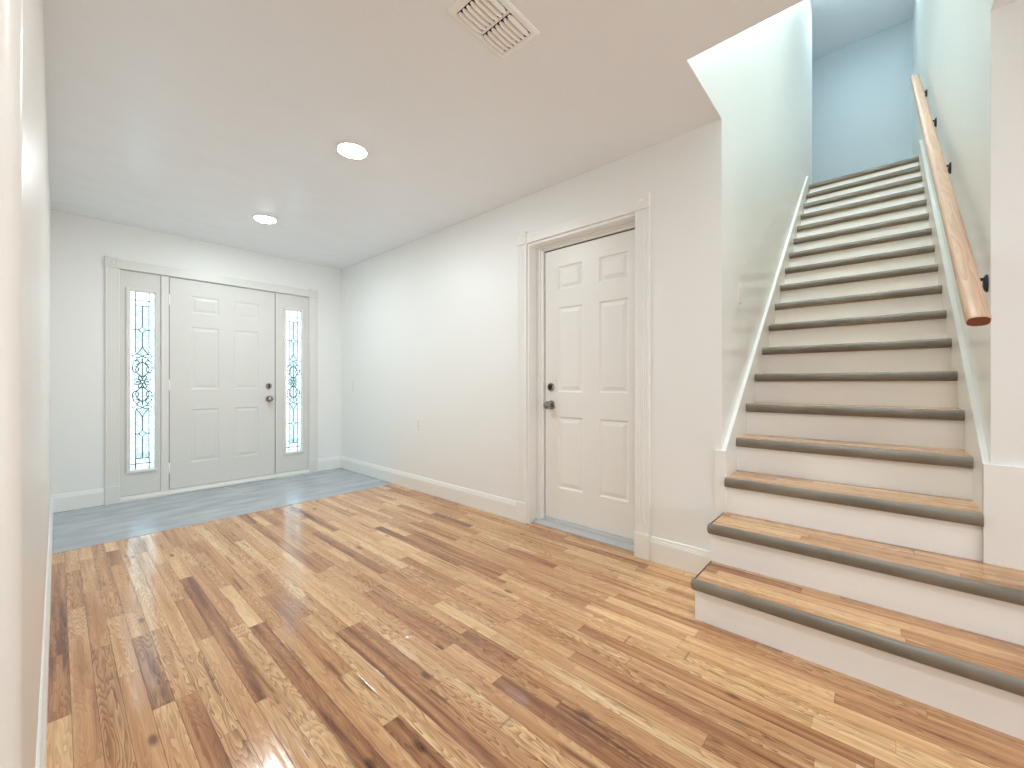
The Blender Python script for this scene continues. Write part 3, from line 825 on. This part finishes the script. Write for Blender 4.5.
for (xa, xb) in ((bx0+0.001, mid-0.006), (mid+0.006, bx1-0.001)):
    for i in range(7):
        yc = by0+(i+0.5)*(by1-by0)/7
        bm = bmesh.new()
        # tilted blade with rounded section and chamfered ends
        hw_ = 0.0115; n = 6
        rws = []
        for t, sc in ((0, 0.45), (0.12, 0.9), (0.2, 1), (0.8, 1), (0.88, 0.9), (1, 0.45)):
            row = []
            for j in range(n+1):
                s = -1+2*j/n
                yy = yc+s*hw_*0.74*sc; zz = CZ-0.0095-0.0038*s*sc-0.0022*(1-s*s)*sc
                row.append(bm.verts.new((xa+(xb-xa)*t, yy, zz)))
            for j in range(n, -1, -1):
                v = row[j]; row.append(bm.verts.new((v.co.x, v.co.y, v.co.z+0.0012)))
            rws.append(row)
        for A, B_ in zip(rws, rws[1:]):
            m_ = len(A)
            for j in range(m_): bm.faces.new([A[j], B_[j], B_[(j+1) % m_], A[(j+1) % m_]])
        bm.faces.new(rws[0][::-1]); bm.faces.new(rws[-1])
        obj('louvre', bm, M_VENT, vent, smooth=True)
bm = bmesh.new(); ribbon(bm, [(vx1-0.026, 1.12), (vx1-0.010, 1.118), (vx1-0.004, 1.110)], lambda p, q, d: (p, q, CZ-0.0105+d), 0.004, 0.003)
obj('damper_lever', bm, M_VENT, vent)

# ------------------------------------------------------------------ switches and outlet
def plate(name, label, cat, fn, kind, group=None):
    """fn(a, z, d): a across, d outwards; centred"""
    c = Vector(fn(0, 0, 0)); root = empty(name, c); tag(root, label, cat, group)
    bm = bmesh.new(); w, h = 0.035, 0.0575
    r0 = [bm.verts.new(fn(a*w, b*h, 0)) for a, b in ((-1,-1),(1,-1),(1,1),(-1,1))]
    r1 = [bm.verts.new(fn(a*w, b*h, 0.005)) for a, b in ((-1,-1),(1,-1),(1,1),(-1,1))]
    r2 = [bm.verts.new(fn(a*(w-0.004), b*(h-0.004), 0.0065)) for a, b in ((-1,-1),(1,-1),(1,1),(-1,1))]
    for A, B_ in ((r0, r1), (r1, r2)):
        for k in range(4): bm.faces.new([A[k], A[(k+1) % 4], B_[(k+1) % 4], B_[k]])
    bm.faces.new(r2); bm.faces.new(r0[::-1])
    obj('cover_plate', bm, M_PLATE, root)
    if kind == 'outlet':
        for s in (-1, 1):
            bm = bmesh.new()
            pts = [(0.0165*math.cos(t), s*0.0195+max(-0.0125, min(0.0125, 0.0165*math.sin(t)))) for t in [2*math.pi*i/28 for i in range(28)]]
            prism(bm, pts, lambda p, q, t: fn(p, q, t), 0.006, 0.0085)
            r = obj('receptacle', bm, M_PLATE, root)
            bm = bmesh.new()
            for a in (-0.0065, 0.0065):
                prism(bm, [(a-0.0012, s*0.0195-0.002), (a+0.0012, s*0.0195-0.002), (a+0.0012, s*0.0195+0.006), (a-0.0012, s*0.0195+0.006)], lambda p, q, t: fn(p, q, t), 0.0084, 0.0088)
            prism(bm, [(0.0025*math.cos(i), s*0.0195-0.0075+0.0025*math.sin(i)) for i in [k*math.pi/4 for k in range(8)]], lambda p, q, t: fn(p, q, t), 0.0084, 0.0088)
            obj('socket_slot', bm, M_DARK, r)
    else:
        bm = bmesh.new()
        prism(bm, [(-0.0165, -0.0335), (0.0165, -0.0335), (0.0165, 0.0335), (-0.0165, 0.0335)], lambda p, q, t: fn(p, q, t+(0.003*(q/0.0335) if t > 0.007 else 0)), 0.006, 0.0105)
        obj('rocker', bm, M_PLATE, root)
        bm = bmesh.new()
        prism(bm, [(-0.0175, -0.0350), (0.0175, -0.0350), (0.0175, 0.0350), (-0.0175, 0.0350)], lambda p, q, t: fn(p, q, t), 0.0064, 0.0067)
        obj('rocker_gap', bm, paint('switch_gap', (0.35, 0.35, 0.33), 0.6, 0), root)
plate('wall_outlet', 'white power outlet low on the long right wall', 'outlet', lambda a, z, d: (XR-d, 3.315+a, 0.650+z), 'outlet')
plate('light_switch', 'white light switch on the right wall near the front corner', 'light switch', lambda a, z, d: (XR-d, 4.63+a, 1.020+z), 'switch', 'light switches')
plate('light_switch', 'white light switch on the stairwell wall beside the steps', 'light switch', lambda a, z, d: (2.712+a, YS1-d, 1.578+z), 'switch', 'light switches')

# ------------------------------------------------------------------ outside the front door
tag(boxes('porch_floor', M_GROUND, None, (-2.5, 4.5, YF+0.15, 9.0, -0.25, -0.1)), 'concrete porch outside the front door', 'porch', kind=ST)
